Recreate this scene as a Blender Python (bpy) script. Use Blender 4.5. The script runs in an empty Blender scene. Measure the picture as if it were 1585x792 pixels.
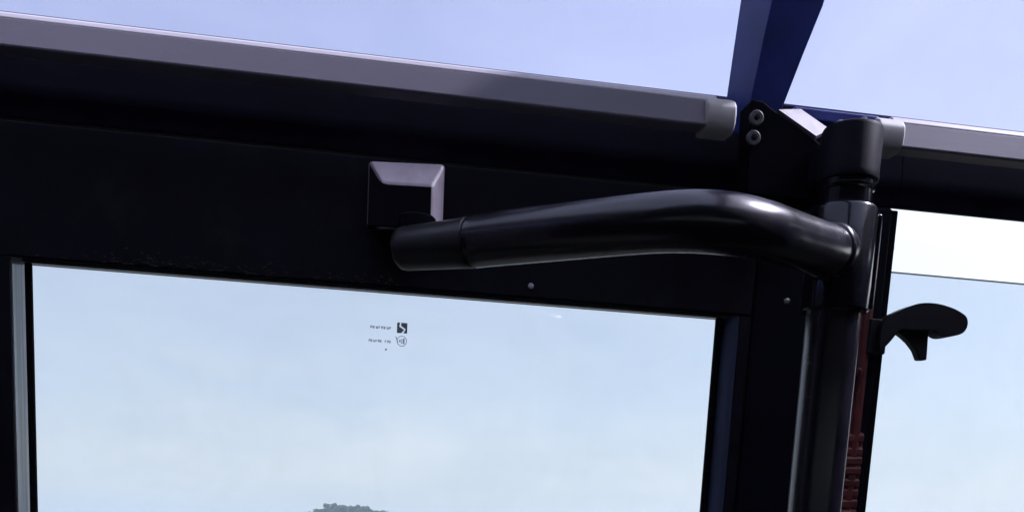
import bpy, bmesh, math, random
from mathutils import Vector, Matrix

random.seed(7)
scene = bpy.context.scene
COL = scene.collection
rad = math.radians

# ------------------------------------------------------------------ camera
cam_d = bpy.data.cameras.new('camera')
cam = bpy.data.objects.new('camera', cam_d)
COL.objects.link(cam)
cam_d.sensor_fit = 'HORIZONTAL'
cam_d.sensor_width = 36.0
cam_d.lens = 36.0 * 1277.0 / 1585.0
cam_d.shift_y = 484.0 / 1585.0          # the photograph is the upper part of a taller frame
cam_d.shift_x = 0.0
cam_d.clip_start = 0.02
cam_d.clip_end = 20000.0
CAM_ROT = Matrix(((0.98997839, -0.03462887, -0.13690734),
                  (-0.13612235, 0.02410344, -0.99039877),
                  (0.03759633, 0.99910954, 0.01914812)))
cam.matrix_world = Matrix.Translation((0, 0, 2.3)) @ CAM_ROT.to_4x4()
scene.camera = cam

# ------------------------------------------------------------------ sky
SUN_EL, SUN_AZ = rad(47), rad(95.5)        # azimuth measured from +Y towards +X
world = bpy.data.worlds.new('World')
scene.world = world
world.use_nodes = True
wn, wl = world.node_tree.nodes, world.node_tree.links
wn.clear()
w_out = wn.new('ShaderNodeOutputWorld')
w_bg = wn.new('ShaderNodeBackground')
w_bg.inputs['Strength'].default_value = 0.12
sky = wn.new('ShaderNodeTexSky')
sky.sky_type = 'NISHITA'
sky.sun_disc = False
sky.sun_elevation = SUN_EL
sky.sun_rotation = SUN_AZ
sky.altitude = 0.0
sky.air_density = 1.0
sky.dust_density = 4.0
sky.ozone_density = 1.6
# thin high cloud drawn over the clear sky
w_tc = wn.new('ShaderNodeTexCoord')
w_map = wn.new('ShaderNodeMapping')
w_map.inputs['Scale'].default_value = (1.6, 1.6, 4.5)
w_noise = wn.new('ShaderNodeTexNoise')
w_noise.inputs['Scale'].default_value = 1.7
w_noise.inputs['Detail'].default_value = 7.0
w_noise.inputs['Roughness'].default_value = 0.5
w_noise.inputs['Distortion'].default_value = 0.5
w_ramp = wn.new('ShaderNodeValToRGB')
w_ramp.color_ramp.elements[0].position = 0.36
w_ramp.color_ramp.elements[0].color = (0.38, 0.38, 0.38, 1)
w_ramp.color_ramp.elements[1].position = 0.72
w_ramp.color_ramp.elements[1].color = (0.58, 0.58, 0.58, 1)
w_mix = wn.new('ShaderNodeMixRGB')
w_mix.inputs['Color2'].default_value = (5.0, 5.0, 5.0, 1)
wl.new(w_tc.outputs['Generated'], w_map.inputs['Vector'])
wl.new(w_map.outputs['Vector'], w_noise.inputs['Vector'])
wl.new(w_noise.outputs['Fac'], w_ramp.inputs['Fac'])
wl.new(w_ramp.outputs['Color'], w_mix.inputs['Fac'])
wl.new(sky.outputs['Color'], w_mix.inputs['Color1'])
# a bank of low, far cumulus all round the horizon
w_sep = wn.new('ShaderNodeSeparateXYZ')
w_n2 = wn.new('ShaderNodeTexNoise')
w_n2.inputs['Scale'].default_value = 3.6
w_n2.inputs['Detail'].default_value = 8.0
w_n2.inputs['Roughness'].default_value = 0.55
w_map2 = wn.new('ShaderNodeMapping')
w_map2.inputs['Scale'].default_value = (1.0, 1.0, 3.0)
w_add = wn.new('ShaderNodeMath'); w_add.operation = 'MULTIPLY_ADD'
w_add.inputs[1].default_value = -0.34
w_rng = wn.new('ShaderNodeMapRange'); w_rng.interpolation_type = 'SMOOTHSTEP'
w_rng.inputs['From Min'].default_value, w_rng.inputs['From Max'].default_value = 0.02, -0.14
w_rng.inputs['To Min'].default_value, w_rng.inputs['To Max'].default_value = 0.0, 0.50
w_mix2 = wn.new('ShaderNodeMixRGB')
w_mix2.inputs['Color2'].default_value = (5.3, 5.0, 4.65, 1)
wl.new(w_tc.outputs['Generated'], w_sep.inputs['Vector'])
wl.new(w_tc.outputs['Generated'], w_map2.inputs['Vector'])
wl.new(w_map2.outputs['Vector'], w_n2.inputs['Vector'])
wl.new(w_n2.outputs['Fac'], w_add.inputs[0])
wl.new(w_sep.outputs['Z'], w_add.inputs[2])
wl.new(w_add.outputs['Value'], w_rng.inputs['Value'])
wl.new(w_rng.outputs['Result'], w_mix2.inputs['Fac'])
wl.new(w_mix.outputs['Color'], w_mix2.inputs['Color1'])
wl.new(w_mix2.outputs['Color'], w_bg.inputs['Color'])
wl.new(w_bg.outputs['Background'], w_out.inputs['Surface'])

# ------------------------------------------------------------------ sun
sun_d = bpy.data.lights.new('sun', 'SUN')
sun_d.energy = 4.2
sun_d.angle = rad(3.0)
sun_d.color = (1.0, 0.95, 0.88)
sun = bpy.data.objects.new('sun', sun_d)
COL.objects.link(sun)
sun_dir = Vector((math.sin(SUN_AZ) * math.cos(SUN_EL), math.cos(SUN_AZ) * math.cos(SUN_EL), math.sin(SUN_EL)))
sun.rotation_euler = sun_dir.to_track_quat('Z', 'Y').to_euler()
sun.location = sun_dir * 40

# ------------------------------------------------------------------ exposure
scene.view_settings.view_transform = 'Standard'
scene.view_settings.look = 'None'
scene.view_settings.exposure = 1.07
scene.view_settings.gamma = 1.0
scene.view_settings.use_curve_mapping = False
scene.render.engine = 'CYCLES'
scene.cycles.use_denoising = True
scene.cycles.max_bounces = 10
scene.cycles.transparent_max_bounces = 24
scene.cycles.volume_bounces = 1
scene.cycles.sample_clamp_indirect = 6.0

# ------------------------------------------------------------------ frame of the bus side
# u runs along the wall, v up the (leaning) wall, n from the wall into the bus
TILT = rad(6.5)
WALL = Matrix.Translation((-0.02293, 0.96839, 2.61091)) @ Matrix.Rotation(TILT, 4, 'X')
WALL_INV = WALL.inverted()

def P(u, v, n):
    return Vector((u, -n, v))

def world_to_wall(x, y, z):
    return WALL_INV @ Vector((x, y, z))

# ------------------------------------------------------------------ materials
MATS = {}
def mat(name, base, rough=0.5, metal=0.0, spec=0.5, var=0.25, scale=30.0, bump=0.05, bscale=400.0,
        stretch=(1, 1, 1), rvar=0.12, dust=0.0, dust_col=(0.22, 0.2, 0.18), coat=0.0, spread=None):
    if name in MATS:
        return MATS[name]
    m = bpy.data.materials.new(name)
    m.use_nodes = True
    nt = m.node_tree
    N, L = nt.nodes, nt.links
    b = N['Principled BSDF']
    b.inputs['Metallic'].default_value = metal
    b.inputs['Specular IOR Level'].default_value = spec
    b.inputs['Coat Weight'].default_value = coat
    tc = N.new('ShaderNodeTexCoord')
    mp = N.new('ShaderNodeMapping')
    mp.inputs['Scale'].default_value = stretch
    L.new(tc.outputs['Object'], mp.inputs['Vector'])
    n1 = N.new('ShaderNodeTexNoise')
    n1.inputs['Scale'].default_value = scale
    n1.inputs['Detail'].default_value = 6
    L.new(mp.outputs['Vector'], n1.inputs['Vector'])
    r = N.new('ShaderNodeValToRGB')
    r.color_ramp.elements[0].position = 0.3
    r.color_ramp.elements[1].position = 0.7
    lo = tuple(c * (1 - var) for c in base) + (1,)
    hi = tuple(min(1, c * (1 + var)) for c in base) + (1,)
    r.color_ramp.elements[0].color = lo
    r.color_ramp.elements[1].color = hi
    L.new(n1.outputs['Fac'], r.inputs['Fac'])
    col = r.outputs['Color']
    if dust > 0:
        n3 = N.new('ShaderNodeTexNoise')
        n3.inputs['Scale'].default_value = 14
        n3.inputs['Detail'].default_value = 9
        n3.inputs['Roughness'].default_value = 0.7
        L.new(tc.outputs['Object'], n3.inputs['Vector'])
        r3 = N.new('ShaderNodeValToRGB')
        r3.color_ramp.elements[0].position = 0.52
        r3.color_ramp.elements[0].color = (0, 0, 0, 1)
        r3.color_ramp.elements[1].position = 0.74
        r3.color_ramp.elements[1].color = (dust, dust, dust, 1)
        L.new(n3.outputs['Fac'], r3.inputs['Fac'])
        mx = N.new('ShaderNodeMixRGB')
        mx.inputs['Color2'].default_value = dust_col + (1,)
        L.new(col, mx.inputs['Color1'])
        L.new(r3.outputs['Color'], mx.inputs['Fac'])
        col = mx.outputs['Color']
    L.new(col, b.inputs['Base Color'])
    rr = N.new('ShaderNodeMapRange')
    rr.inputs['To Min'].default_value = max(0.02, rough - rvar)
    rr.inputs['To Max'].default_value = min(1, rough + rvar)
    L.new(n1.outputs['Fac'], rr.inputs['Value'])
    L.new(rr.outputs['Result'], b.inputs['Roughness'])
    if bump > 0:
        n2 = N.new('ShaderNodeTexNoise')
        n2.inputs['Scale'].default_value = bscale
        n2.inputs['Detail'].default_value = 3
        L.new(mp.outputs['Vector'], n2.inputs['Vector'])
        bp = N.new('ShaderNodeBump')
        bp.inputs['Strength'].default_value = bump
        bp.inputs['Distance'].default_value = 0.002
        L.new(n2.outputs['Fac'], bp.inputs['Height'])
        L.new(bp.outputs['Normal'], b.inputs['Normal'])
    MATS[name] = m
    return m

def glass(name, tint, rough=0.0, refl=1.0):
    """Tinted sheet glass: each face passes its share of the tint and mirrors by its angle."""
    m = bpy.data.materials.new(name)
    m.use_nodes = True
    nt = m.node_tree
    N, L = nt.nodes, nt.links
    N.clear()
    out = N.new('ShaderNodeOutputMaterial')
    tr = N.new('ShaderNodeBsdfTransparent')
    gl = N.new('ShaderNodeBsdfGlossy')
    gl.inputs['Roughness'].default_value = 0.02
    gl.inputs['Color'].default_value = (refl, refl, refl, 1)
    fr = N.new('ShaderNodeFresnel')
    fr.inputs['IOR'].default_value = 1.3
    mx = N.new('ShaderNodeMixShader')
    tc = N.new('ShaderNodeTexCoord')
    ns = N.new('ShaderNodeTexNoise')
    ns.inputs['Scale'].default_value = 5
    ns.inputs['Detail'].default_value = 8
    L.new(tc.outputs['Object'], ns.inputs['Vector'])
    r = N.new('ShaderNodeValToRGB')
    s = tuple(math.sqrt(c) for c in tint)
    r.color_ramp.elements[0].position = 0.35
    r.color_ramp.elements[0].color = tuple(c * 0.988 for c in s) + (1,)
    r.color_ramp.elements[1].position = 0.65
    r.color_ramp.elements[1].color = s + (1,)
    L.new(ns.outputs['Fac'], r.inputs['Fac'])
    L.new(r.outputs['Color'], tr.inputs['Color'])
    L.new(fr.outputs['Fac'], mx.inputs['Fac'])
    L.new(tr.outputs['BSDF'], mx.inputs[1])
    L.new(gl.outputs['BSDF'], mx.inputs[2])
    # a thin film of dust and wipe marks that scatters a little light
    n2 = N.new('ShaderNodeTexNoise')
    n2.inputs['Scale'].default_value = 9
    n2.inputs['Detail'].default_value = 10
    n2.inputs['Roughness'].default_value = 0.7
    n2.inputs['Distortion'].default_value = 1.2
    L.new(tc.outputs['Object'], n2.inputs['Vector'])
    mr = N.new('ShaderNodeMapRange')
    mr.inputs['From Min'].default_value, mr.inputs['From Max'].default_value = 0.45, 0.8
    mr.inputs['To Min'].default_value, mr.inputs['To Max'].default_value = 0.004, 0.045
    L.new(n2.outputs['Fac'], mr.inputs['Value'])
    df = N.new('ShaderNodeBsdfTranslucent')
    df.inputs['Color'].default_value = (0.75, 0.72, 0.68, 1)
    m3 = N.new('ShaderNodeMixShader')
    L.new(mr.outputs['Result'], m3.inputs['Fac'])
    L.new(mx.outputs['Shader'], m3.inputs[1])
    L.new(df.outputs['BSDF'], m3.inputs[2])
    L.new(m3.outputs['Shader'], out.inputs['Surface'])
    MATS[name] = m
    return m

M_PANEL = mat('black_satin_paint', (0.006, 0.0055, 0.015), 0.55, spec=0.09, var=0.3, scale=18, bump=0.12, bscale=900, dust=0.0)
M_LEAF = mat('black_door_paint', (0.007, 0.0063, 0.014), 0.55, spec=0.2, var=0.3, scale=22, bump=0.12, bscale=900, dust=0.05)
M_GLOSS = mat('black_gloss_enamel', (0.006, 0.006, 0.010), 0.15, spec=0.6, var=0.3, scale=40, bump=0.0, bscale=160, rvar=0.07)
M_BRACKET = mat('dark_grey_cast_plastic', (0.25, 0.22, 0.27), 0.42, spec=0.5, var=0.15, scale=60, bump=0.15, bscale=1400)
M_HOOK = mat('black_latch_plastic', (0.008, 0.008, 0.012), 0.5, spec=0.35, var=0.2, scale=60, bump=0.1, bscale=1400)
M_GASK = mat('violet_gasket', (0.05, 0.055, 0.16), 0.6, spec=0.3, var=0.3, scale=40, bump=0.1, bscale=400)
M_ARM = mat('black_arm_enamel', (0.009, 0.008, 0.015), 0.24, spec=1.0, var=0.3, scale=40, bump=0.03, bscale=120, rvar=0.1, dust=0.035)
M_PLATE = mat('black_plate_paint', (0.004, 0.004, 0.008), 0.7, spec=0.04, var=0.3, scale=40, bump=0.06, bscale=500)
M_KNUCKLE = mat('worn_black_casting', (0.016, 0.016, 0.018), 0.36, spec=0.7, var=0.3, scale=50, bump=0.12, bscale=300, dust=0.05)
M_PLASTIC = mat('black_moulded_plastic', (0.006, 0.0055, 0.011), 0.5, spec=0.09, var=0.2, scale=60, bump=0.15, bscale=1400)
M_RUBBER = mat('black_rubber', (0.008, 0.008, 0.010), 0.85, spec=0.08, var=0.3, scale=60, bump=0.15, bscale=700)
M_GREYPL = mat('grey_plastic_tube', (0.21, 0.195, 0.235), 0.45, spec=0.4, var=0.12, scale=9, bump=0.04, bscale=300, stretch=(0.25, 1, 1))
M_WASH = mat('dull_grey_washer', (0.075, 0.075, 0.085), 0.5, spec=0.4, var=0.2, scale=90, bump=0.08, bscale=600)
M_GLINT = mat('white_glint', (0.70, 0.66, 0.71), 0.35, spec=0.5, var=0.06, scale=9, bump=0.03, bscale=300, stretch=(0.25, 1, 1))  # sky reflection along the rail's top edge put into the colour
M_CAP = mat('pale_grey_plastic', (0.56, 0.54, 0.52), 0.5, spec=0.4, var=0.1, scale=40, bump=0.08, bscale=600)
M_ALU = mat('brushed_aluminium', (0.72, 0.72, 0.74), 0.3, metal=1.0, var=0.1, scale=20, bump=0.06, bscale=220, stretch=(0.04, 1, 1))
M_ALUV = mat('drawn_aluminium_channel', (0.62, 0.63, 0.64), 0.36, metal=1.0, var=0.25, scale=160, bump=0.1, bscale=300, stretch=(1, 1, 0.02))
M_STEEL = mat('zinc_plated_steel', (0.55, 0.54, 0.52), 0.32, metal=1.0, var=0.2, scale=120, bump=0.06, bscale=500)
M_BLUE = mat('dark_blue_enamel', (0.03, 0.05, 0.28), 0.36, spec=0.5, var=0.25, scale=25, bump=0.05, bscale=500)
M_BLUEBLK = mat('blue_black_enamel', (0.07, 0.09, 0.16), 0.3, spec=0.55, var=0.25, scale=30, bump=0.04, bscale=400, stretch=(1, 1, 0.2))
M_GUSSET = mat('lit_gusset_edge', (0.16, 0.14, 0.16), 0.42, spec=0.5, var=0.2, scale=50, bump=0.1, bscale=500)
M_MAROON = mat('maroon_rubber', (0.165, 0.036, 0.033), 0.5, spec=0.45, var=0.4, scale=45, bump=0.15, bscale=500)
M_FLOOR = mat('dark_floor_sheet', (0.035, 0.035, 0.04), 0.7, spec=0.3, var=0.3, scale=60, bump=0.2, bscale=300)
M_LINER = mat('dark_roof_lining', (0.03, 0.028, 0.035), 0.8, spec=0.2, var=0.2, scale=20, bump=0.15, bscale=500)
M_CEIL = mat('pale_roof_lining', (0.12, 0.115, 0.135), 0.8, spec=0.2, var=0.1, scale=20, bump=0.15, bscale=500)
def backlit(name, colour, trans, clear, stretch=(1, 1, 1), scale=100):
    """Thin vinyl or print: part of the light behind it comes through."""
    m = bpy.data.materials.new(name)
    m.use_nodes = True
    N, L = m.node_tree.nodes, m.node_tree.links
    N.clear()
    out = N.new('ShaderNodeOutputMaterial')
    tc = N.new('ShaderNodeTexCoord'); mp = N.new('ShaderNodeMapping'); ns = N.new('ShaderNodeTexNoise'); r = N.new('ShaderNodeValToRGB')
    mp.inputs['Scale'].default_value = stretch
    ns.inputs['Scale'].default_value = scale
    ns.inputs['Detail'].default_value = 5
    r.color_ramp.elements[0].position, r.color_ramp.elements[1].position = 0.3, 0.7
    r.color_ramp.elements[0].color = tuple(c * 0.5 for c in colour) + (1,)
    r.color_ramp.elements[1].color = tuple(colour) + (1,)
    L.new(tc.outputs['Object'], mp.inputs['Vector']); L.new(mp.outputs['Vector'], ns.inputs['Vector']); L.new(ns.outputs['Fac'], r.inputs['Fac'])
    d = N.new('ShaderNodeBsdfDiffuse'); t = N.new('ShaderNodeBsdfTranslucent'); c = N.new('ShaderNodeBsdfTransparent')
    m1 = N.new('ShaderNodeMixShader'); m2 = N.new('ShaderNodeMixShader')
    m1.inputs['Fac'].default_value, m2.inputs['Fac'].default_value = trans, clear
    for b in (d, t, c):
        L.new(r.outputs['Color'], b.inputs['Color'])
    if clear > 0 and colour[0] < 0.3:
        for k in list(c.inputs['Color'].links): L.remove(k)
    L.new(d.outputs[0], m1.inputs[1]); L.new(t.outputs[0], m1.inputs[2]); L.new(m1.outputs[0], m2.inputs[1]); L.new(c.outputs[0], m2.inputs[2])
    L.new(m2.outputs[0], out.inputs['Surface'])
    return m
M_INK = backlit('printed_enamel_mark', (0.05, 0.06, 0.10), 0.3, 0.26)
M_INKGREY = backlit('faded_enamel_mark', (0.10, 0.12, 0.18), 0.4, 0.55)
M_VINYL = backlit('cloudy_vinyl_seal', (0.96, 0.97, 0.97), 0.7, 0.6, (1, 1, 0.015), 260)
M_GLASS_SIDE = glass('tinted_side_glass', (0.695, 0.745, 0.81))
M_GLASS_ROOF = glass('violet_tinted_roof_glass', (0.69, 0.715, 0.955))
M_GLASS_FRONT = glass('clear_windscreen_glass', (0.85, 0.9, 0.88))
M_GROUND = mat('grey_asphalt_yard', (0.055, 0.054, 0.056), 0.9, spec=0.1, var=0.5, scale=0.03, bump=0.4, bscale=0.6)
M_HILL = mat('scrub_hillside', (0.05, 0.065, 0.03), 0.9, spec=0.1, var=0.4, scale=0.08, bump=0.3, bscale=0.5)
M_LEAVES = mat('woodland_leaves', (0.035, 0.055, 0.03), 0.7, spec=0.2, var=0.5, scale=0.35, bump=0.0)

# ------------------------------------------------------------------ object helpers
def tag(o, label=None, cat=None, group=None, kind=None):
    if label: o['label'] = label
    if cat: o['category'] = cat
    if group: o['group'] = group
    if kind: o['kind'] = kind
    return o

ORIGIN = {}
def thing(name, label, cat, base, group=None):
    """An Empty at the thing's base, standing in the leaning frame of the bus side."""
    o = bpy.data.objects.new(name, None)
    o.empty_display_size = 0.05
    COL.objects.link(o)
    o.matrix_world = WALL @ Matrix.Translation(P(*base))
    ORIGIN[o.name] = P(*base)
    return tag(o, label, cat, group)

def finish(bm, name, material, parent, bevel=0.0, seg=2, smooth=True, angle=35):
    bmesh.ops.remove_doubles(bm, verts=bm.verts, dist=1e-6)
    bmesh.ops.recalc_face_normals(bm, faces=bm.faces)
    root = parent
    while root is not None and root.name not in ORIGIN:
        root = root.parent
    if root is not None:
        off = ORIGIN[root.name]
        for vtx in bm.verts:
            vtx.co -= off
    me = bpy.data.meshes.new(name)
    bm.to_mesh(me)
    bm.free()
    me.materials.append(material)
    o = bpy.data.objects.new(name, me)
    COL.objects.link(o)
    if parent is not None:
        o.parent = parent
    if smooth:
        for p in me.polygons:
            p.use_smooth = True
        try:
            me.set_sharp_from_angle(angle=rad(angle))
        except Exception:
            pass
    if bevel > 0:
        md = o.modifiers.new('bevel', 'BEVEL')
        md.width = bevel
        md.segments = seg
        md.limit_method = 'ANGLE'
        md.angle_limit = rad(30)
        md.harden_normals = True
    return o

def add_hexa(bm, lo, hi):
    """lo and hi: four corner points each, the same way round."""
    a = [bm.verts.new(p) for p in lo]
    b = [bm.verts.new(p) for p in hi]
    bm.faces.new(a); bm.faces.new(b)
    for i in range(4):
        j = (i + 1) % 4
        bm.faces.new((a[i], a[j], b[j], b[i]))

def add_box(bm, u0, u1, v0, v1, n0, n1):
    add_hexa(bm, [P(u0, v0, n0), P(u1, v0, n0), P(u1, v0, n1), P(u0, v0, n1)],
                 [P(u0, v1, n0), P(u1, v1, n0), P(u1, v1, n1), P(u0, v1, n1)])

def box(name, material, parent, u0, u1, v0, v1, n0, n1, bevel=0.0015, seg=2):
    bm = bmesh.new()
    add_box(bm, u0, u1, v0, v1, n0, n1)
    return finish(bm, name, material, parent, bevel, seg)

def world_box(name, material, parent, x0, x1, y0, y1, z0, z1, bevel=0.004):
    bm = bmesh.new()
    w = world_to_wall
    add_hexa(bm, [w(x0, y0, z0), w(x1, y0, z0), w(x1, y1, z0), w(x0, y1, z0)],
                 [w(x0, y0, z1), w(x1, y0, z1), w(x1, y1, z1), w(x0, y1, z1)])
    return finish(bm, name, material, parent, bevel, 1)

def add_extrude(bm, prof, a, b, axis):
    """A closed profile run from a to b: axis 'u' takes (v, n) pairs, 'v' takes (u, n), 'n' takes (u, v)."""
    f = {'u': lambda p, t: P(t, p[0], p[1]), 'v': lambda p, t: P(p[0], t, p[1]), 'n': lambda p, t: P(p[0], p[1], t)}[axis]
    A = [bm.verts.new(f(p, a)) for p in prof]
    B = [bm.verts.new(f(p, b)) for p in prof]
    bm.faces.new(A); bm.faces.new(B)
    k = len(prof)
    for i in range(k):
        j = (i + 1) % k
        bm.faces.new((A[i], A[j], B[j], B[i]))

def extrude(name, material, parent, prof, a, b, axis, bevel=0.001, seg=2, angle=35):
    bm = bmesh.new()
    add_extrude(bm, prof, a, b, axis)
    return finish(bm, name, material, parent, bevel, seg, angle=angle)

def spline(pts, per=10):
    """Catmull-Rom through (u, v, n, radius)."""
    out = []
    k = len(pts)
    for i in range(k - 1):
        p0, p1, p2, p3 = pts[max(i - 1, 0)], pts[i], pts[i + 1], pts[min(i + 2, k - 1)]
        for s in range(per):
            t = s / per
            out.append(tuple(0.5 * (2 * b + (c - a) * t + (2 * a - 5 * b + 4 * c - d) * t * t + (3 * b - a - 3 * c + d) * t ** 3)
                             for a, b, c, d in zip(p0, p1, p2, p3)))
    out.append(tuple(pts[-1]))
    return out

def add_tube(bm, path, sides=40, squash=1.0):
    """Sweeps a ring along (u, v, n, r) points, with closed ends."""
    pts = [P(*p[:3]) for p in path]
    rads = [p[3] for p in path]
    ref = Vector((0, 0, 1))
    rings = []
    for i, c in enumerate(pts):
        t = (pts[min(i + 1, len(pts) - 1)] - pts[max(i - 1, 0)])
        if t.length < 1e-9:
            t = rings_t
        t = t.normalized()
        rings_t = t
        if abs(t.dot(ref)) > 0.95:
            ref = Vector((1, 0, 0))
        a = (ref - t * ref.dot(t)).normalized()
        ref = a
        b = t.cross(a)
        rings.append([bm.verts.new(c + (a * math.cos(q) + b * math.sin(q) * squash) * rads[i])
                      for q in (2 * math.pi * k / sides for k in range(sides))])
    for r0, r1 in zip(rings, rings[1:]):
        for k in range(sides):
            j = (k + 1) % sides
            bm.faces.new((r0[k], r0[j], r1[j], r1[k]))
    bm.faces.new(rings[0]); bm.faces.new(rings[-1])

def tube(name, material, parent, path, sides=40, squash=1.0, angle=35):
    bm = bmesh.new()
    add_tube(bm, path, sides, squash)
    return finish(bm, name, material, parent, angle=angle)

def lathe(name, material, parent, u, n, prof, sides=48, angle=35):
    """A turned piece about an axis running up the wall: (v, radius) pairs."""
    bm = bmesh.new()
    rings = []
    for v, r in prof:
        rings.append([bm.verts.new(P(u + r * math.cos(q), v, n + r * math.sin(q))) for q in (2 * math.pi * k / sides for k in range(sides))])
    for r0, r1 in zip(rings, rings[1:]):
        for k in range(sides):
            j = (k + 1) % sides
            bm.faces.new((r0[k], r0[j], r1[j], r1[k]))
    bm.faces.new(rings[0]); bm.faces.new(rings[-1])
    return finish(bm, name, material, parent, angle=angle)

def disc_out(name, material, parent, u, v, n, prof, sides=24, angle=30):
    """A turned piece whose axis points out of the wall: (n offset, radius) pairs."""
    bm = bmesh.new()
    rings = []
    for d, r in prof:
        rings.append([bm.verts.new(P(u + r * math.cos(q), v + r * math.sin(q), n + d)) for q in (2 * math.pi * k / sides for k in range(sides))])
    for r0, r1 in zip(rings, rings[1:]):
        for k in range(sides):
            j = (k + 1) % sides
            bm.faces.new((r0[k], r0[j], r1[j], r1[k]))
    bm.faces.new(rings[0]); bm.faces.new(rings[-1])
    return finish(bm, name, material, parent, angle=angle)

# ------------------------------------------------------------------ the land outside
def grid_mesh(name, material, cx, cy, half, n, height):
    bm = bmesh.new()
    vs = [[bm.verts.new((cx - half + 2 * half * i / n, cy - half + 2 * half * j / n,
                         height(cx - half + 2 * half * i / n, cy - half + 2 * half * j / n))) for i in range(n + 1)] for j in range(n + 1)]
    for j in range(n):
        for i in range(n):
            bm.faces.new((vs[j][i], vs[j][i + 1], vs[j + 1][i + 1], vs[j + 1][i]))
    return finish(bm, name, material, None)

tag(grid_mesh('ground', M_GROUND, 0, 0, 1500, 40, lambda x, y: 0.0), kind='structure')
HX, HY = -31.0, 450.0
def hill_z(x, y):
    d = ((x - HX) / 62) ** 2 + ((y - HY) / 70) ** 2
    return 16.0 * math.exp(-d) - 0.3 + 0.5 * math.sin(x * 0.11) * math.cos(y * 0.09) * math.exp(-d)
tag(grid_mesh('hill', M_HILL, HX, HY, 150, 48, hill_z), kind='structure')

bm = bmesh.new()
crowns = [(-47.5, 450, 6.4), (-43.5, 447, 7.6), (-38.5, 446, 10.1), (-34.5, 449, 10.3), (-30.0, 446, 9.2), (-26.0, 449, 8.8),
          (-22.0, 445, 9.7), (-17.5, 447, 9.4), (-13.0, 449, 7.8), (-8.8, 446, 8.8), (-4.0, 450, 7.6), (-52.5, 452, 5.6),
          (-57, 448, 4), (1.5, 447, 5), (8, 452, 4.6), (-33, 436, 7), (-20, 436, 7), (-43, 437, 6), (14, 446, 4.5), (-10, 437, 6), (-62, 452, 4.2)]
for (x, y, h) in crowns:
    z0 = hill_z(x, y)
    add = [(x, y, z0 - 0.3), (x, y, z0 + h * 0.6)]
    # trunk
    r = 0.22
    lo = [bm.verts.new((x + r * math.cos(a), y + r * math.sin(a), z0 - 0.3)) for a in (0, 2.1, 4.2)]
    hi = [bm.verts.new((x + .5 * r * math.cos(a), y + .5 * r * math.sin(a), z0 + h * 0.7)) for a in (0, 2.1, 4.2)]
    for i in range(3):
        bm.faces.new((lo[i], lo[(i + 1) % 3], hi[(i + 1) % 3], hi[i]))
    # leaf clumps through the crown's volume
    lobes = [(x + random.gauss(0, 1.3), y + random.gauss(0, 1.3), z0 + h * random.uniform(0.5, 0.82), random.uniform(1.2, 2.0)) for _ in range(7)]
    lobes.append((x, y, z0 + h - 1.6, 1.6))
    for (a, b, c, s) in lobes:
        for _ in range(90):
            d = Vector((random.gauss(0, 1), random.gauss(0, 1), random.gauss(0, 1))).normalized() * s * random.uniform(0.6, 1.0)
            p = Vector((a, b, c)) + Vector((d.x, d.y, d.z * 0.8))
            q = Matrix.Rotation(random.uniform(0, 6.28), 3, Vector((random.gauss(0, 1), random.gauss(0, 1), random.gauss(0, 1))).normalized())
            k = random.uniform(0.4, 0.75)
            f = [bm.verts.new(p + q @ Vector(e)) for e in ((-k, -.6 * k, 0), (k, -.6 * k, 0), (k * .8, .6 * k, .15 * k), (-k * .8, .6 * k, .1 * k))]
            bm.faces.new(f)
me = bpy.data.meshes.new('woodland')
bm.to_mesh(me); bm.free()
me.materials.append(M_LEAVES)
wood = bpy.data.objects.new('woodland', me)
COL.objects.link(wood)
tag(wood, 'hazy clump of trees on the far hilltop below the door glass', 'trees', kind='stuff')

# ------------------------------------------------------------------ the bus body
bus = thing('bus', 'black painted bus side wall and roof frame around the door, seen from inside', 'bus', (0.0, -1.9, 0.0))
UL, UR = -3.0, 2.0
# long pressed header over the door and the side window, with a soft rolled crease
prof = [(0.1520, -0.05), (0.1325, -0.0005), (0.140, 0.0015), (0.147, 0.0040), (0.152, 0.0075), (0.157, 0.0095), (0.165, 0.0100),
        (0.190, 0.0075), (0.2325, 0.004), (0.2325, -0.05)]
extrude('header_panel', M_PANEL, bus, prof, 0.6127, UR, 'u', 0.0012, 2, 50)
prof_door = [(0.1325, -0.05), (0.1325, -0.0005)] + prof[2:]
extrude('header_panel', M_PANEL, bus, prof_door, UL, 0.6125, 'u', 0.0012, 2, 50)
extrude('roof_gasket', M_GASK, bus, [(0.2330, -0.03), (0.2330, 0.003), (0.2360, 0.002), (0.2375, -0.004), (0.2375, -0.03)], UL, UR, 'u', 0.0005, 1)
box('door_post', M_PANEL, bus, 0.4435, 0.6125, -1.9, 0.1320, -0.055, -0.001, 0.003)
box('side_panel', M_PANEL, bus, UL, -0.5035, -1.9, 0.1320, -0.055, -0.002, 0.003)
box('side_panel', M_PANEL, bus, 0.6145, UR, -1.9, -0.80, -0.055, -0.004, 0.003)
box('front_pillar', M_PANEL, bus, 1.78, UR, -0.799, 0.1320, -0.055, -0.003, 0.003)
# screws
def screw(parent, u, v, n, r, m=M_STEEL, cross=True):
    s = disc_out('screw', m, parent, u, v, n, [(-0.004, r), (r * 0.25, r), (r * 0.5, r * 0.8), (r * 0.62, r * 0.35), (r * 0.45, r * 0.15)], 20)
    return s
screw(bus, 0.4857, 0.0112, -0.001, 0.0042)

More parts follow.
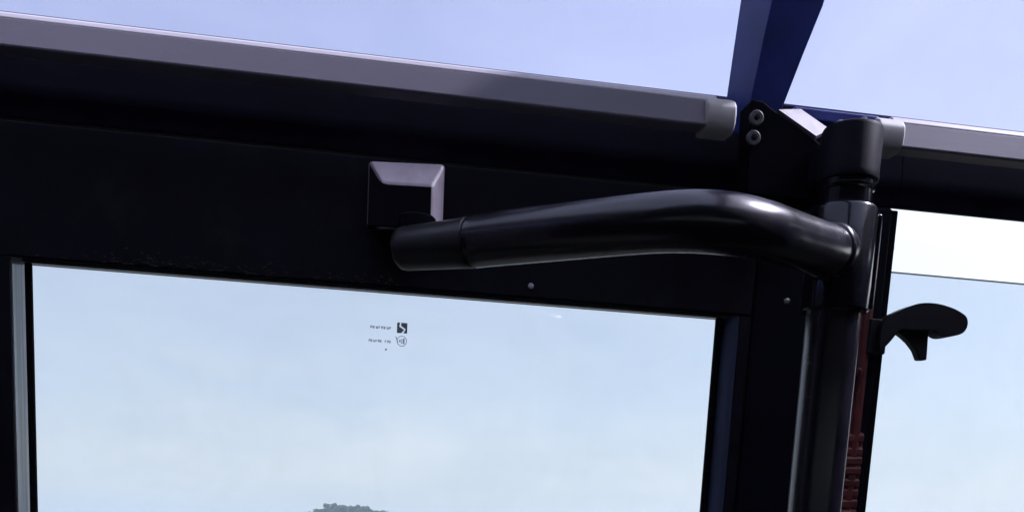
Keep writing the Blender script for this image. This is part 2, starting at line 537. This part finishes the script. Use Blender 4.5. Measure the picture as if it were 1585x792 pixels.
# roof: curved glass over the header, dark lining beyond
GP = [(0.2380, -0.020), (0.36, -0.019), (0.46, -0.016), (0.52, -0.010), (0.548, 0.004), (0.562, 0.030), (0.568, 0.07), (0.530, 0.46), (0.500, 0.74)]
def glass_strip(u0, u1):
    bm = bmesh.new()
    outer = [(v, n) for v, n in GP]
    inner = [(v - 0.001, n + 0.005) for v, n in GP]
    add_extrude(bm, outer + inner[::-1], u0, u1, 'u')
    return finish(bm, 'roof_pane', M_GLASS_ROOF, bus, angle=40)
RIBS = (-1.02, 0.40, 1.80)
for a, b in ((UL, -1.0205), (-1.0195, 0.4095), (0.4105, 1.80)):
    glass_strip(a, b)

# roof ribs: tapered box section that follows the glass and widens upward
def rib(u0, name='roof_rib'):
    bm = bmesh.new()
    # (v outer, n outer, v inner, n inner, u left, u right)
    st = [(0.19, 0.020, 0.172, 0.066, 0.3755, 0.4215), (0.2185, 0.031, 0.2015, 0.075, 0.3752, 0.4255), (0.270, 0.041, 0.246, 0.093, 0.3754, 0.4345),
          (0.316, 0.050, 0.2885, 0.110, 0.3758, 0.4440), (0.38, 0.060, 0.342, 0.128, 0.377, 0.449), (0.44, 0.074, 0.400, 0.150, 0.378, 0.452),
          (0.50, 0.100, 0.448, 0.185, 0.378, 0.452), (0.535, 0.150, 0.474, 0.230, 0.378, 0.452), (0.535, 0.26, 0.470, 0.30, 0.378, 0.452), (0.518, 0.47, 0.45, 0.47, 0.378, 0.452), (0.488, 0.74, 0.42, 0.74, 0.378, 0.452)]
    rings = []
    for vo, no, vi, ni, a, b in st:
        a += u0 - 0.40; b += u0 - 0.40
        k = 0.012
        rings.append([bm.verts.new(P(a, vo, no)), bm.verts.new(P(a + k, vi, ni)), bm.verts.new(P(b, vi, ni)), bm.verts.new(P(b, vo, no))])
    for r0, r1 in zip(rings, rings[1:]):
        for i in range(4):
            j = (i + 1) % 4
            bm.faces.new((r0[i], r0[j], r1[j], r1[i]))
    bm.faces.new(rings[0]); bm.faces.new(rings[-1])
    return finish(bm, name, M_BLUE, bus, 0.0012, 2, angle=50)
for r in RIBS:
    rib(r)
# the plate under the near rib, with light put into its sloping edge's colour, and its two washers
bm = bmesh.new()
outline = [(0.3935, 0.1955), (0.4090, 0.1865), (0.4560, 0.1635), (0.4720, 0.1540), (0.4720, 0.10), (0.385, 0.10), (0.381, 0.196)]
add_extrude(bm, outline, 0.062, 0.094, 'n')
finish(bm, 'gusset_plate', M_PLATE, bus, 0.0012, 2)
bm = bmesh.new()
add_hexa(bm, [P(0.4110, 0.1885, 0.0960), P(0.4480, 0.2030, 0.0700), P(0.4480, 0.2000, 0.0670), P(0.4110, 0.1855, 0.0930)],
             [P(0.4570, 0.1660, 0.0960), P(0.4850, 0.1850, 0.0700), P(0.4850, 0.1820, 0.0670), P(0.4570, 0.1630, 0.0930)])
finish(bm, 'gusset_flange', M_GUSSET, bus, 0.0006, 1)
box('cross_bar', M_BLUE, bus, 0.452, 0.556, 0.2030, 0.2160, 0.017, 0.045, 0.002)
for u, v in ((0.3875, 0.1775), (0.3860, 0.1570)):
    wsh = disc_out('washer', M_WASH, bus, u, v, 0.094, [(-0.001, 0.0078), (0.0022, 0.0078), (0.0030, 0.0068), (0.0030, 0.0034), (0.0016, 0.0030)], 28)
    disc_out('rivet', M_RUBBER, wsh, u, v, 0.094, [(-0.001, 0.0028), (0.0026, 0.0026), (0.0034, 0.0012)], 16)

# the rest of the shell, unseen; far windows narrowed to dim the inside
wy_top, wy_floor = 0.62, 1.10
world_box('roof_lining', M_CEIL, bus, -3.02, 2.0, -1.30, 0.180, 2.985, 3.035)
world_box('floor', M_FLOOR, bus, -3.02, 2.3, -1.30, 1.15, 0.66, 0.72)
world_box('rear_wall', M_LINER, bus, -3.08, -3.025, -1.30, 1.2, 0.66, 3.20)
world_box('far_side_panel', M_LINER, bus, -3.02, 2.0, -1.30, -1.25, 0.72, 2.05)
world_box('far_side_header', M_LINER, bus, -3.02, 2.0, -1.30, -1.25, 2.38, 2.985)
for x in (-3.0, -1.75, -0.5, 0.75, 1.92):
    world_box('far_side_post', M_LINER, bus, x, x + 0.08, -1.30, -1.25, 2.051, 2.379)
for x in (-2.92, -1.67, -0.42, 0.83):
    world_box('far_side_pane', M_GLASS_SIDE, bus, x + 0.001, x + (1.168 if x < 0.8 else 1.088), -1.278, -1.272, 2.052, 2.378, 0)
world_box('front_light_stop', M_LINER, bus, 2.001, 2.05, -1.30, 1.2, 0.72, 3.205)  # added opaque end wall, stops front light reaching the pole

# ------------------------------------------------------------------ grey rails under the roof glass
def roof_rail(label, u0, u1, cap_left, cap_right):
    t = thing('roof_rail', label, 'rail', ((u0 + u1) / 2, 0.16, 0.085), 'grey rails along the roof edge')
    c = 0.0
    body = [(0.1600, 0.084), (0.1592, 0.1050), (0.1600, 0.1070), (0.1616, 0.1074), (0.1862, 0.1020), (0.1862, 0.078), (0.1630, 0.078)]
    a = u0 + (0.02 if cap_left else 0.0)
    b = u1 - (0.02 if cap_right else 0.0)
    extrude('tube', M_GREYPL, t, body, a, b, 'u', 0.0005, 2, 20)
    trim = [(0.1864, 0.078), (0.1864, 0.1010), (0.1880, 0.1012), (0.1920, 0.0995), (0.1945, 0.0955), (0.1945, 0.078)]
    extrude('top_trim', M_GLINT, t, trim, a, b, 'u', 0.0006, 2, 40)
    capp = [(0.1555, 0.082), (0.1550, 0.098), (0.1575, 0.1055), (0.163, 0.1095), (0.172, 0.111), (0.181, 0.1100), (0.1868, 0.1055), (0.1905, 0.099), (0.1905, 0.076), (0.158, 0.076)]
    if cap_right:
        extrude('end_cap', M_CAP, t, capp, u1 - 0.033, u1, 'u', 0.003, 3, 40)
    if cap_left:
        extrude('end_cap', M_CAP, t, capp, u0, u0 + 0.031, 'u', 0.003, 3, 40)
    for u in ((-2.0, -0.9) if u0 < 0 else (1.35,)):
        box('bracket', M_PLASTIC, t, u - 0.012, u + 0.012, 0.172, 0.184, 0.0155, 0.079, 0.001)
    return t
roof_rail('long grey tubular rail over the door, ending in a pale cap beside the blue rib', -2.4, 0.3600, True, True)
roof_rail('short grey tubular rail over the side window, right of the black bearing', 0.5210, 1.75, True, True)

# ------------------------------------------------------------------ the door leaf
door = thing('entrance_door', 'black framed glass bus door with tinted pane under the grey rail', 'door', (0.0, -1.86, -0.02))
door['kind'] = 'thing'
box('top_rail', M_LEAF, door, -0.5015, 0.4415, -0.0098, 0.1300, -0.045, 0.0005, 0.0025)
extrude('stile', M_LEAF, door, [(-0.5015, -0.045), (-0.5015, 0.0), (-0.4066, 0.0), (-0.4066, -0.008), (-0.4260, -0.008), (-0.4260, -0.045)], -1.86, -0.0102, 'v', 0.001, 2)
box('stile', M_LEAF, door, 0.4272, 0.4415, -1.86, -0.0102, -0.045, 0.0000, 0.002)
box('bottom_rail', M_LEAF, door, -0.406, 0.4268, -1.86, -1.70, -0.045, -0.0005, 0.002)
pane = box('pane', M_GLASS_SIDE, door, -0.4255, 0.4225, -1.699, -0.0102, -0.0335, -0.0285, 0)
# edge channels beside the pane, and their gaskets
extrude('edge_seal', M_VINYL, door, [(-0.4064, -0.0275), (-0.4064, -0.0030), (-0.4056, -0.0030), (-0.4048, -0.0070), (-0.4040, -0.0110), (-0.4032, -0.0160), (-0.4022, -0.0205), (-0.4018, -0.0240), (-0.4018, -0.0275)], -1.698, -0.0104, 'v', 0.0003, 1, 50)
extrude('edge_channel', M_BLUEBLK, door, [(0.4270, -0.044), (0.4270, -0.0012), (0.4235, -0.0030), (0.4200, -0.0070), (0.4170, -0.0130), (0.4150, -0.0205), (0.4145, -0.0280), (0.424, -0.0280), (0.424, -0.044)], -1.698, -0.0104, 'v', 0.0003, 1, 50)
extrude('gasket', M_RUBBER, door, [(-0.4016, -0.0282), (-0.4016, -0.0240), (-0.3985, -0.0212), (-0.3945, -0.0230), (-0.3942, -0.0282)], -1.698, -0.0105, 'v', 0.0008, 2)
extrude('gasket', M_RUBBER, door, [(0.4143, -0.0282), (0.4143, -0.0225), (0.4105, -0.0195), (0.4060, -0.0220), (0.4060, -0.0282)], -1.698, -0.0105, 'v', 0.0008, 2)
extrude('gasket', M_RUBBER, door, [(-0.0101, -0.0282), (-0.0101, -0.0004), (-0.0118, 0.0002), (-0.0128, -0.0006), (-0.0131, -0.0025), (-0.0100, -0.0282)], -0.3938, 0.4055, 'u', 0.0005, 2)
screw(door, 0.1664, 0.0040, 0.0005, 0.0034, M_GLINT)  # screw's bright glint put into its colour
# dried sealant smeared along the lower edge of the top rail
bm = bmesh.new()
for i in range(150):
    u = random.gauss(random.choice((-0.29, -0.235, -0.20, -0.14, -0.03)), 0.03)
    v = -0.0085 + abs(random.gauss(0, 0.0065))
    a, b = random.uniform(0.0008, 0.0042), random.uniform(0.0004, 0.0013)
    k = random.randint(6, 8)
    tilt = random.uniform(-0.5, 0.5)
    ring = []
    for j in range(k):
        q = 2 * math.pi * j / k
        x, y = a * math.cos(q) * random.uniform(0.6, 1.2), b * math.sin(q) * random.uniform(0.6, 1.2)
        ring.append((u + x * math.cos(tilt) - y * math.sin(tilt), v + x * math.sin(tilt) + y * math.cos(tilt)))
    base = [bm.verts.new(P(x, max(y, -0.0088), 0.0004)) for x, y in ring]
    top = bm.verts.new(P(u, max(v, -0.0085), 0.0014))
    for j in range(k):
        bm.faces.new((base[j], base[(j + 1) % k], top))
seal = finish(bm, 'sealant_smear', mat('dusty_sealant', (0.055, 0.047, 0.05), 0.8, spec=0.2, var=0.4, scale=200, bump=0.2), door)
tag(seal, kind='stuff')

# the maker's stamp on the inside of the glass (read from behind)
NS0, NS1 = -0.02848, -0.02838
def ink(name, polys, material=M_INK):
    bm = bmesh.new()
    for pts in polys:
        add_extrude(bm, pts, NS0, NS1, 'n')
    return finish(bm, name, material, pane, smooth=False)
def rect(u0, u1, v0, v1):
    return [(u0, v0), (u1, v0), (u1, v1), (u0, v1)]
# square emblem with a pale slash, a stamped shield, two lines of tiny characters, a dot
E0u, E0v, ES = 0.0119, -0.0566, 0.0122
ink('stamp_emblem', [
    [(E0u, E0v), (E0u + 0.42 * ES, E0v), (E0u + 0.72 * ES, E0v + 0.34 * ES), (E0u + 0.22 * ES, E0v + 0.62 * ES), (E0u + 0.30 * ES, E0v + ES), (E0u, E0v + ES)],
    [(E0u + 0.42 * ES, E0v + ES), (E0u + 0.36 * ES, E0v + 0.70 * ES), (E0u + 0.84 * ES, E0v + 0.40 * ES), (E0u + 0.62 * ES, E0v), (E0u + ES, E0v), (E0u + ES, E0v + ES)]])
sh = []
for i in range(20):
    q0, q1 = 2 * math.pi * i / 20, 2 * math.pi * (i + 1) / 20
    f = lambda q, r: (0.0181 + r * math.cos(q), -0.0655 + r * 0.98 * math.sin(q) * (1.0 if math.sin(q) > 0 else 1.1))
    sh.append([f(q0, 0.0052), f(q0, 0.0061), f(q1, 0.0061), f(q1, 0.0052)])
sh += [rect(0.0150, 0.0166, -0.0675, -0.0640), rect(0.0172, 0.0182, -0.0690, -0.0632), rect(0.0190, 0.0215, -0.0690, -0.0625),
       [(0.0102, -0.0612), (0.0112, -0.0606), (0.0140, -0.0672), (0.0130, -0.0678)]]
ink('stamp_shield', sh, M_INKGREY)
def tiny_line(name, u0, u1, v, h, count, gap_at=None):
    polys = []
    step = (u1 - u0) / count
    for i in range(count):
        if gap_at is not None and i == gap_at:
            continue
        a = u0 + i * step
        b = a + step * 0.78
        kind = i % 4
        w = step * 0.2
        polys.append(rect(a, a + w, v, v + h))
        if kind in (0, 2):
            polys.append(rect(b - w, b, v, v + h))
        if kind in (0, 1, 3):
            polys.append(rect(a + w * 1.02, b - w * 1.02, v + h * 0.78, v + h))
        if kind in (1, 2):
            polys.append(rect(a + w * 1.02, b - w * 1.02, v, v + h * 0.22))
        polys.append(rect(a + w * 1.02, b - w * 1.02, v + h * 0.40, v + h * 0.60))
    ink(name, polys, M_INK)
tiny_line('stamp_lettering', -0.0195, 0.0062, -0.0532, 0.0030, 8)
tiny_line('stamp_lettering', -0.0210, 0.0062, -0.0690, 0.0030, 10, 6)
ink('stamp_dot', [[(-0.0003 + 0.0013 * math.cos(q), -0.0768 + 0.0013 * math.sin(q)) for q in (k * math.pi / 6 for k in range(12))]], M_INKGREY)

# bracket bolted to the leaf that takes the arm: a tapered block with rounded edges
bm = bmesh.new()
B = [P(-0.0243, 0.0500, 0.0005), P(0.0600, 0.0540, 0.0005), P(0.0600, 0.1205, 0.0005), P(-0.0243, 0.1160, 0.0005)]
B2 = [P(-0.0243, 0.0480, 0.030), P(0.0592, 0.0540, 0.030), P(0.0588, 0.1203, 0.030), P(-0.0243, 0.1158, 0.030)]
F = [P(-0.0110, 0.0400, 0.047), P(0.0462, 0.0450, 0.045), P(0.0458, 0.0915, 0.045), P(-0.0094, 0.0895, 0.047)]
b0 = [bm.verts.new(p) for p in B]; b1 = [bm.verts.new(p) for p in B2]; b2 = [bm.verts.new(p) for p in F]
bm.faces.new(b0); bm.faces.new(b2)
for r0, r1 in ((b0, b1), (b1, b2)):
    for i in range(4):
        j = (i + 1) % 4
        bm.faces.new((r0[i], r0[j], r1[j], r1[i]))
brk = finish(bm, 'arm_bracket', M_BRACKET, door, 0.0035, 3)
face = [(-0.0225, 0.0435), (0.0452, 0.0465), (0.0448, 0.0895), (-0.0020, 0.0876), (-0.0075, 0.0885), (-0.0120, 0.0925), (-0.0165, 0.1000), (-0.0225, 0.1105)]  # black overlay: shade on the block's front and left put into colour
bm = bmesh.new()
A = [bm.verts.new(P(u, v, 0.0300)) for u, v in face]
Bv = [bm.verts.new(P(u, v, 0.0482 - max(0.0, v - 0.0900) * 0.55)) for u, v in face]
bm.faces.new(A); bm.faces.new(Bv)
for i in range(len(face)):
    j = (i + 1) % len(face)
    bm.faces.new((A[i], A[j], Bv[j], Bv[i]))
finish(bm, 'shaded_front', M_PLASTIC, brk, 0.0008, 2)

# ------------------------------------------------------------------ the door drive: pole, bearing and swinging arm
PU, PN = 0.4712, 0.145
drive = thing('door_arm', 'glossy black curved door arm on a vertical pole with bearing at top', 'door arm', (PU, -1.90, PN))
lathe('pole', M_ARM, drive, PU, PN, [(-1.78, 0.0278), (-0.02, 0.0278), (0.08, 0.0278)], 56)
# sleeve that grips the pole, with a clamping lug on its right
lathe('sleeve', M_GLOSS, drive, PU, PN, [(-0.0275, 0.0285), (-0.0275, 0.0325), (-0.0255, 0.0345), (0.0735, 0.0345), (0.0765, 0.0325), (0.0765, 0.020)], 56)
box('clamp_lug', M_GLOSS, drive, 0.4960, 0.5085, -0.0235, 0.0735, 0.130, 0.160, 0.004, 3)
lathe('neck', M_STEEL if False else M_GLOSS, drive, PU, PN, [(0.0768, 0.0240), (0.0790, 0.0268), (0.0935, 0.0264), (0.0945, 0.0280), (0.0975, 0.0284), (0.0985, 0.0272), (0.1030, 0.0272)], 48)
hs = lathe('bearing_housing', M_PLASTIC, drive, PU + 0.001, PN, [(0.1032, 0.0285), (0.1040, 0.0300), (0.108, 0.0305), (0.1100, 0.0300), (0.152, 0.0305), (0.1555, 0.0290), (0.1570, 0.0262), (0.1570, 0.010)], 56)
for q in (0.3, 1.6, 2.7, 4.1, 5.3):
    bu, bn = PU + 0.001 + 0.021 * math.cos(q), PN + 0.021 * math.sin(q)
    lathe('bolt', M_STEEL, hs, bu, bn, [(0.1568, 0.0036), (0.1592, 0.0034), (0.1598, 0.0022)], 12)
box('bearing_mount', M_PANEL, drive, 0.4520, 0.4900, 0.112, 0.150, 0.018, 0.120, 0.002)
R0 = 0.0252
arm_pts = [(0.0885, 0.0158, 0.1310, R0), (0.1036, 0.0158, 0.1440, R0 * 1.00), (0.1695, 0.0134, 0.2080, R0 * 1.00), (0.2296, 0.0130, 0.2560, R0 * 1.00), (0.2647, 0.0130, 0.2740, R0 * 1.02), (0.2991, 0.0133, 0.2760, R0 * 1.02), (0.3349, 0.0146, 0.2620, R0 * 1.00), (0.3736, 0.0181, 0.2320, R0 * 1.00), (0.4285, 0.0243, 0.1880, R0 * 0.99), (0.4640, 0.0320, 0.1520, R0 * 0.98)]
tube('arm', M_ARM, drive, spline(arm_pts, 9), 56)
# weld collar where the arm meets the sleeve
tube('weld_collar', M_ARM, drive, [(0.4402, 0.0269, 0.1758, R0 * 0.98), (0.4413, 0.0271, 0.1747, R0 * 1.06), (0.4430, 0.0275, 0.1730, R0 * 1.11), (0.4451, 0.0280, 0.1709, R0 * 1.13), (0.4486, 0.0287, 0.1674, R0 * 1.13), (0.4556, 0.0302, 0.1604, R0 * 1.10)], 48)
# knuckle at the door end: groove, collar, then the ball joint block under the bracket
tube('knuckle_groove', M_RUBBER, drive, [(0.0830, 0.0154, 0.1270, 0.0215), (0.0890, 0.0158, 0.1310, 0.0215)], 40)
kn = [(0.0118, 0.0125, 0.0850, 0.0120), (0.0124, 0.0126, 0.0853, 0.0180), (0.0150, 0.0128, 0.0868, 0.0208), (0.0200, 0.0132, 0.0898, 0.0220),
      (0.0480, 0.0142, 0.1055, 0.0230), (0.0740, 0.0150, 0.1212, 0.0240), (0.0830, 0.0154, 0.1266, 0.0249), (0.0842, 0.0155, 0.1273, 0.0238)]
tube('knuckle', M_KNUCKLE, drive, kn, 44)
lathe('knuckle_pin', M_PLASTIC, drive, 0.030, 0.078, [(0.0100, 0.018), (0.030, 0.019), (0.047, 0.020), (0.049, 0.018)], 32)

# ------------------------------------------------------------------ side window, half open
win = thing('side_window', 'half lowered sliding glass window right of the black pole', 'window', (1.2, -0.798, -0.02))
win['kind'] = 'thing'
wpane = box('pane', M_GLASS_SIDE, win, 0.6180, 1.772, -0.79, 0.0636, -0.0330, -0.0280, 0)
box('pane_edge', M_RUBBER, wpane, 0.6180, 1.772, 0.0637, 0.0645, -0.0331, -0.0279, 0)
box('guide', M_RUBBER, win, 0.6128, 0.6225, -0.798, 0.1315, -0.045, -0.005, 0.002)
box('guide', M_RUBBER, win, 1.770, 1.779, -0.798, 0.1315, -0.045, -0.005, 0.002)
box('top_guide', M_RUBBER, win, 0.6230, 1.7695, 0.1470, 0.1500, -0.049, -0.043, 0.0005)
box('pane_stop', M_RUBBER, win, 0.6226, 0.6265, 0.0870, 0.0905, -0.030, -0.012, 0.0008)

# ------------------------------------------------------------------ hook shaped latch
hook = thing('window_latch', 'black curved hook shaped latch jutting over the side window glass', 'latch', (0.605, -0.03, 0.0))
top_line = [(0.5985, -0.0150), (0.6072, -0.0015), (0.6199, 0.0060), (0.6328, 0.0122), (0.6474, 0.0170), (0.6672, 0.0180), (0.6892, 0.0142), (0.7056, 0.0076), (0.7112, 0.0008),
            (0.7109, -0.0086), (0.7041, -0.0160), (0.6861, -0.0207), (0.6767, -0.0200), (0.6715, -0.0162), (0.6673, -0.0131), (0.6480, -0.0150), (0.6340, -0.0150), (0.6227, -0.0170), (0.6122, -0.0308), (0.6028, -0.0411), (0.5985, -0.0411)]
def smooth_outline(pts, per=4):
    k = len(pts)
    out = []
    for i in range(k):
        p0, p1, p2, p3 = pts[i - 1], pts[i], pts[(i + 1) % k], pts[(i + 2) % k]
        for s in range(per):
            t = s / per
            out.append(tuple(0.5 * (2 * b + (c - a) * t + (2 * a - 5 * b + 4 * c - d) * t * t + (3 * b - a - 3 * c + d) * t ** 3) for a, b, c, d in zip(p0, p1, p2, p3)))
    return out
extrude('handle', M_HOOK, hook, smooth_outline(top_line), 0.006, 0.026, 'n', 0.004, 4, 40)
fin = [(0.6276, -0.0175), (0.6370, -0.0228), (0.6453, -0.0285), (0.6545, -0.0375), (0.6610, -0.0490), (0.6706, -0.0484), (0.6702, -0.0370), (0.6696, -0.0268), (0.6690, -0.0120), (0.6500, -0.0080), (0.6330, -0.0100)]
extrude('thumb_lever', M_HOOK, hook, fin, 0.002, 0.014, 'n', 0.0018, 3, 40)
box('base_plate', M_HOOK, hook, 0.588, 0.6115, -0.046, -0.004, -0.0008, 0.018, 0.002)

# ------------------------------------------------------------------ maroon strip beside the pole
strip = thing('seal_strip', 'narrow maroon strip running down the post just right of the pole', 'strip', (0.575, -0.5, 0.0))
prof = [(0.556, -0.0005), (0.556, 0.010), (0.560, 0.0145), (0.5760, 0.0150), (0.5800, 0.012), (0.5820, 0.0145), (0.5880, 0.0150), (0.5930, 0.0125), (0.5940, -0.0005)]
extrude('strip', M_MAROON, strip, prof, -1.2, 0.072, 'v', 0.001, 2, 40)
box('backing', M_MAROON, strip, 0.5945, 0.6000, -0.62, -0.142, -0.0008, 0.0100, 0.002)
for i in range(16):
    v = -0.150 - i * 0.0135 + random.uniform(-0.001, 0.001)
    bm = bmesh.new()
    wob = random.uniform(-0.002, 0.002)
    d = random.uniform(0.0165, 0.0195)
    add_hexa(bm, [P(0.5600, v - 0.006, 0.0130), P(0.5995, v - 0.005 + wob, 0.0080), P(0.5985, v - 0.006 + wob, d - 0.003), P(0.5600, v - 0.007, d)],
                 [P(0.5600, v + 0.0062, 0.0130), P(0.5995, v + 0.0065 + wob, 0.0080), P(0.5985, v + 0.003 + wob, d - 0.003), P(0.5600, v + 0.002, d)])
    finish(bm, 'rib', M_MAROON, strip, 0.002, 2)
bm = bmesh.new()
add_tube(bm, spline([(0.5725, -0.085, 0.012, 0.002), (0.5760, -0.070, 0.0165, 0.003), (0.5800, -0.067, 0.0175, 0.003), (0.5825, -0.078, 0.0165, 0.003), (0.5815, -0.100, 0.012, 0.002)], 6), 12)
finish(bm, 'clip', M_MAROON, strip)

# ------------------------------------------------------------------ air
bm = bmesh.new()
x0, x1, z0, z1 = -1600, 1600, -1.5, 60
lo = [bm.verts.new(p) for p in ((x0, x0, z0), (x1, x0, z0), (x1, x1, z0), (x0, x1, z0))]
hi = [bm.verts.new(p) for p in ((x0, x0, z1), (x1, x0, z1), (x1, x1, z1), (x0, x1, z1))]
bm.faces.new(lo[::-1]); bm.faces.new(hi)
for i in range(4):
    j = (i + 1) % 4
    bm.faces.new((lo[i], lo[j], hi[j], hi[i]))
me = bpy.data.meshes.new('haze')
bm.to_mesh(me); bm.free()
hm = bpy.data.materials.new('pale_haze')
hm.use_nodes = True
hm.node_tree.nodes.clear()
ho = hm.node_tree.nodes.new('ShaderNodeOutputMaterial')
pv = hm.node_tree.nodes.new('ShaderNodeVolumePrincipled')
pv.inputs['Color'].default_value = (0.68, 0.83, 1.0, 1)
pv.inputs['Density'].default_value = 0.00075
pv.inputs['Anisotropy'].default_value = 0.2
hm.node_tree.links.new(pv.outputs['Volume'], ho.inputs['Volume'])
me.materials.append(hm)
haze = bpy.data.objects.new('haze', me)
COL.objects.link(haze)
tag(haze, kind='stuff')
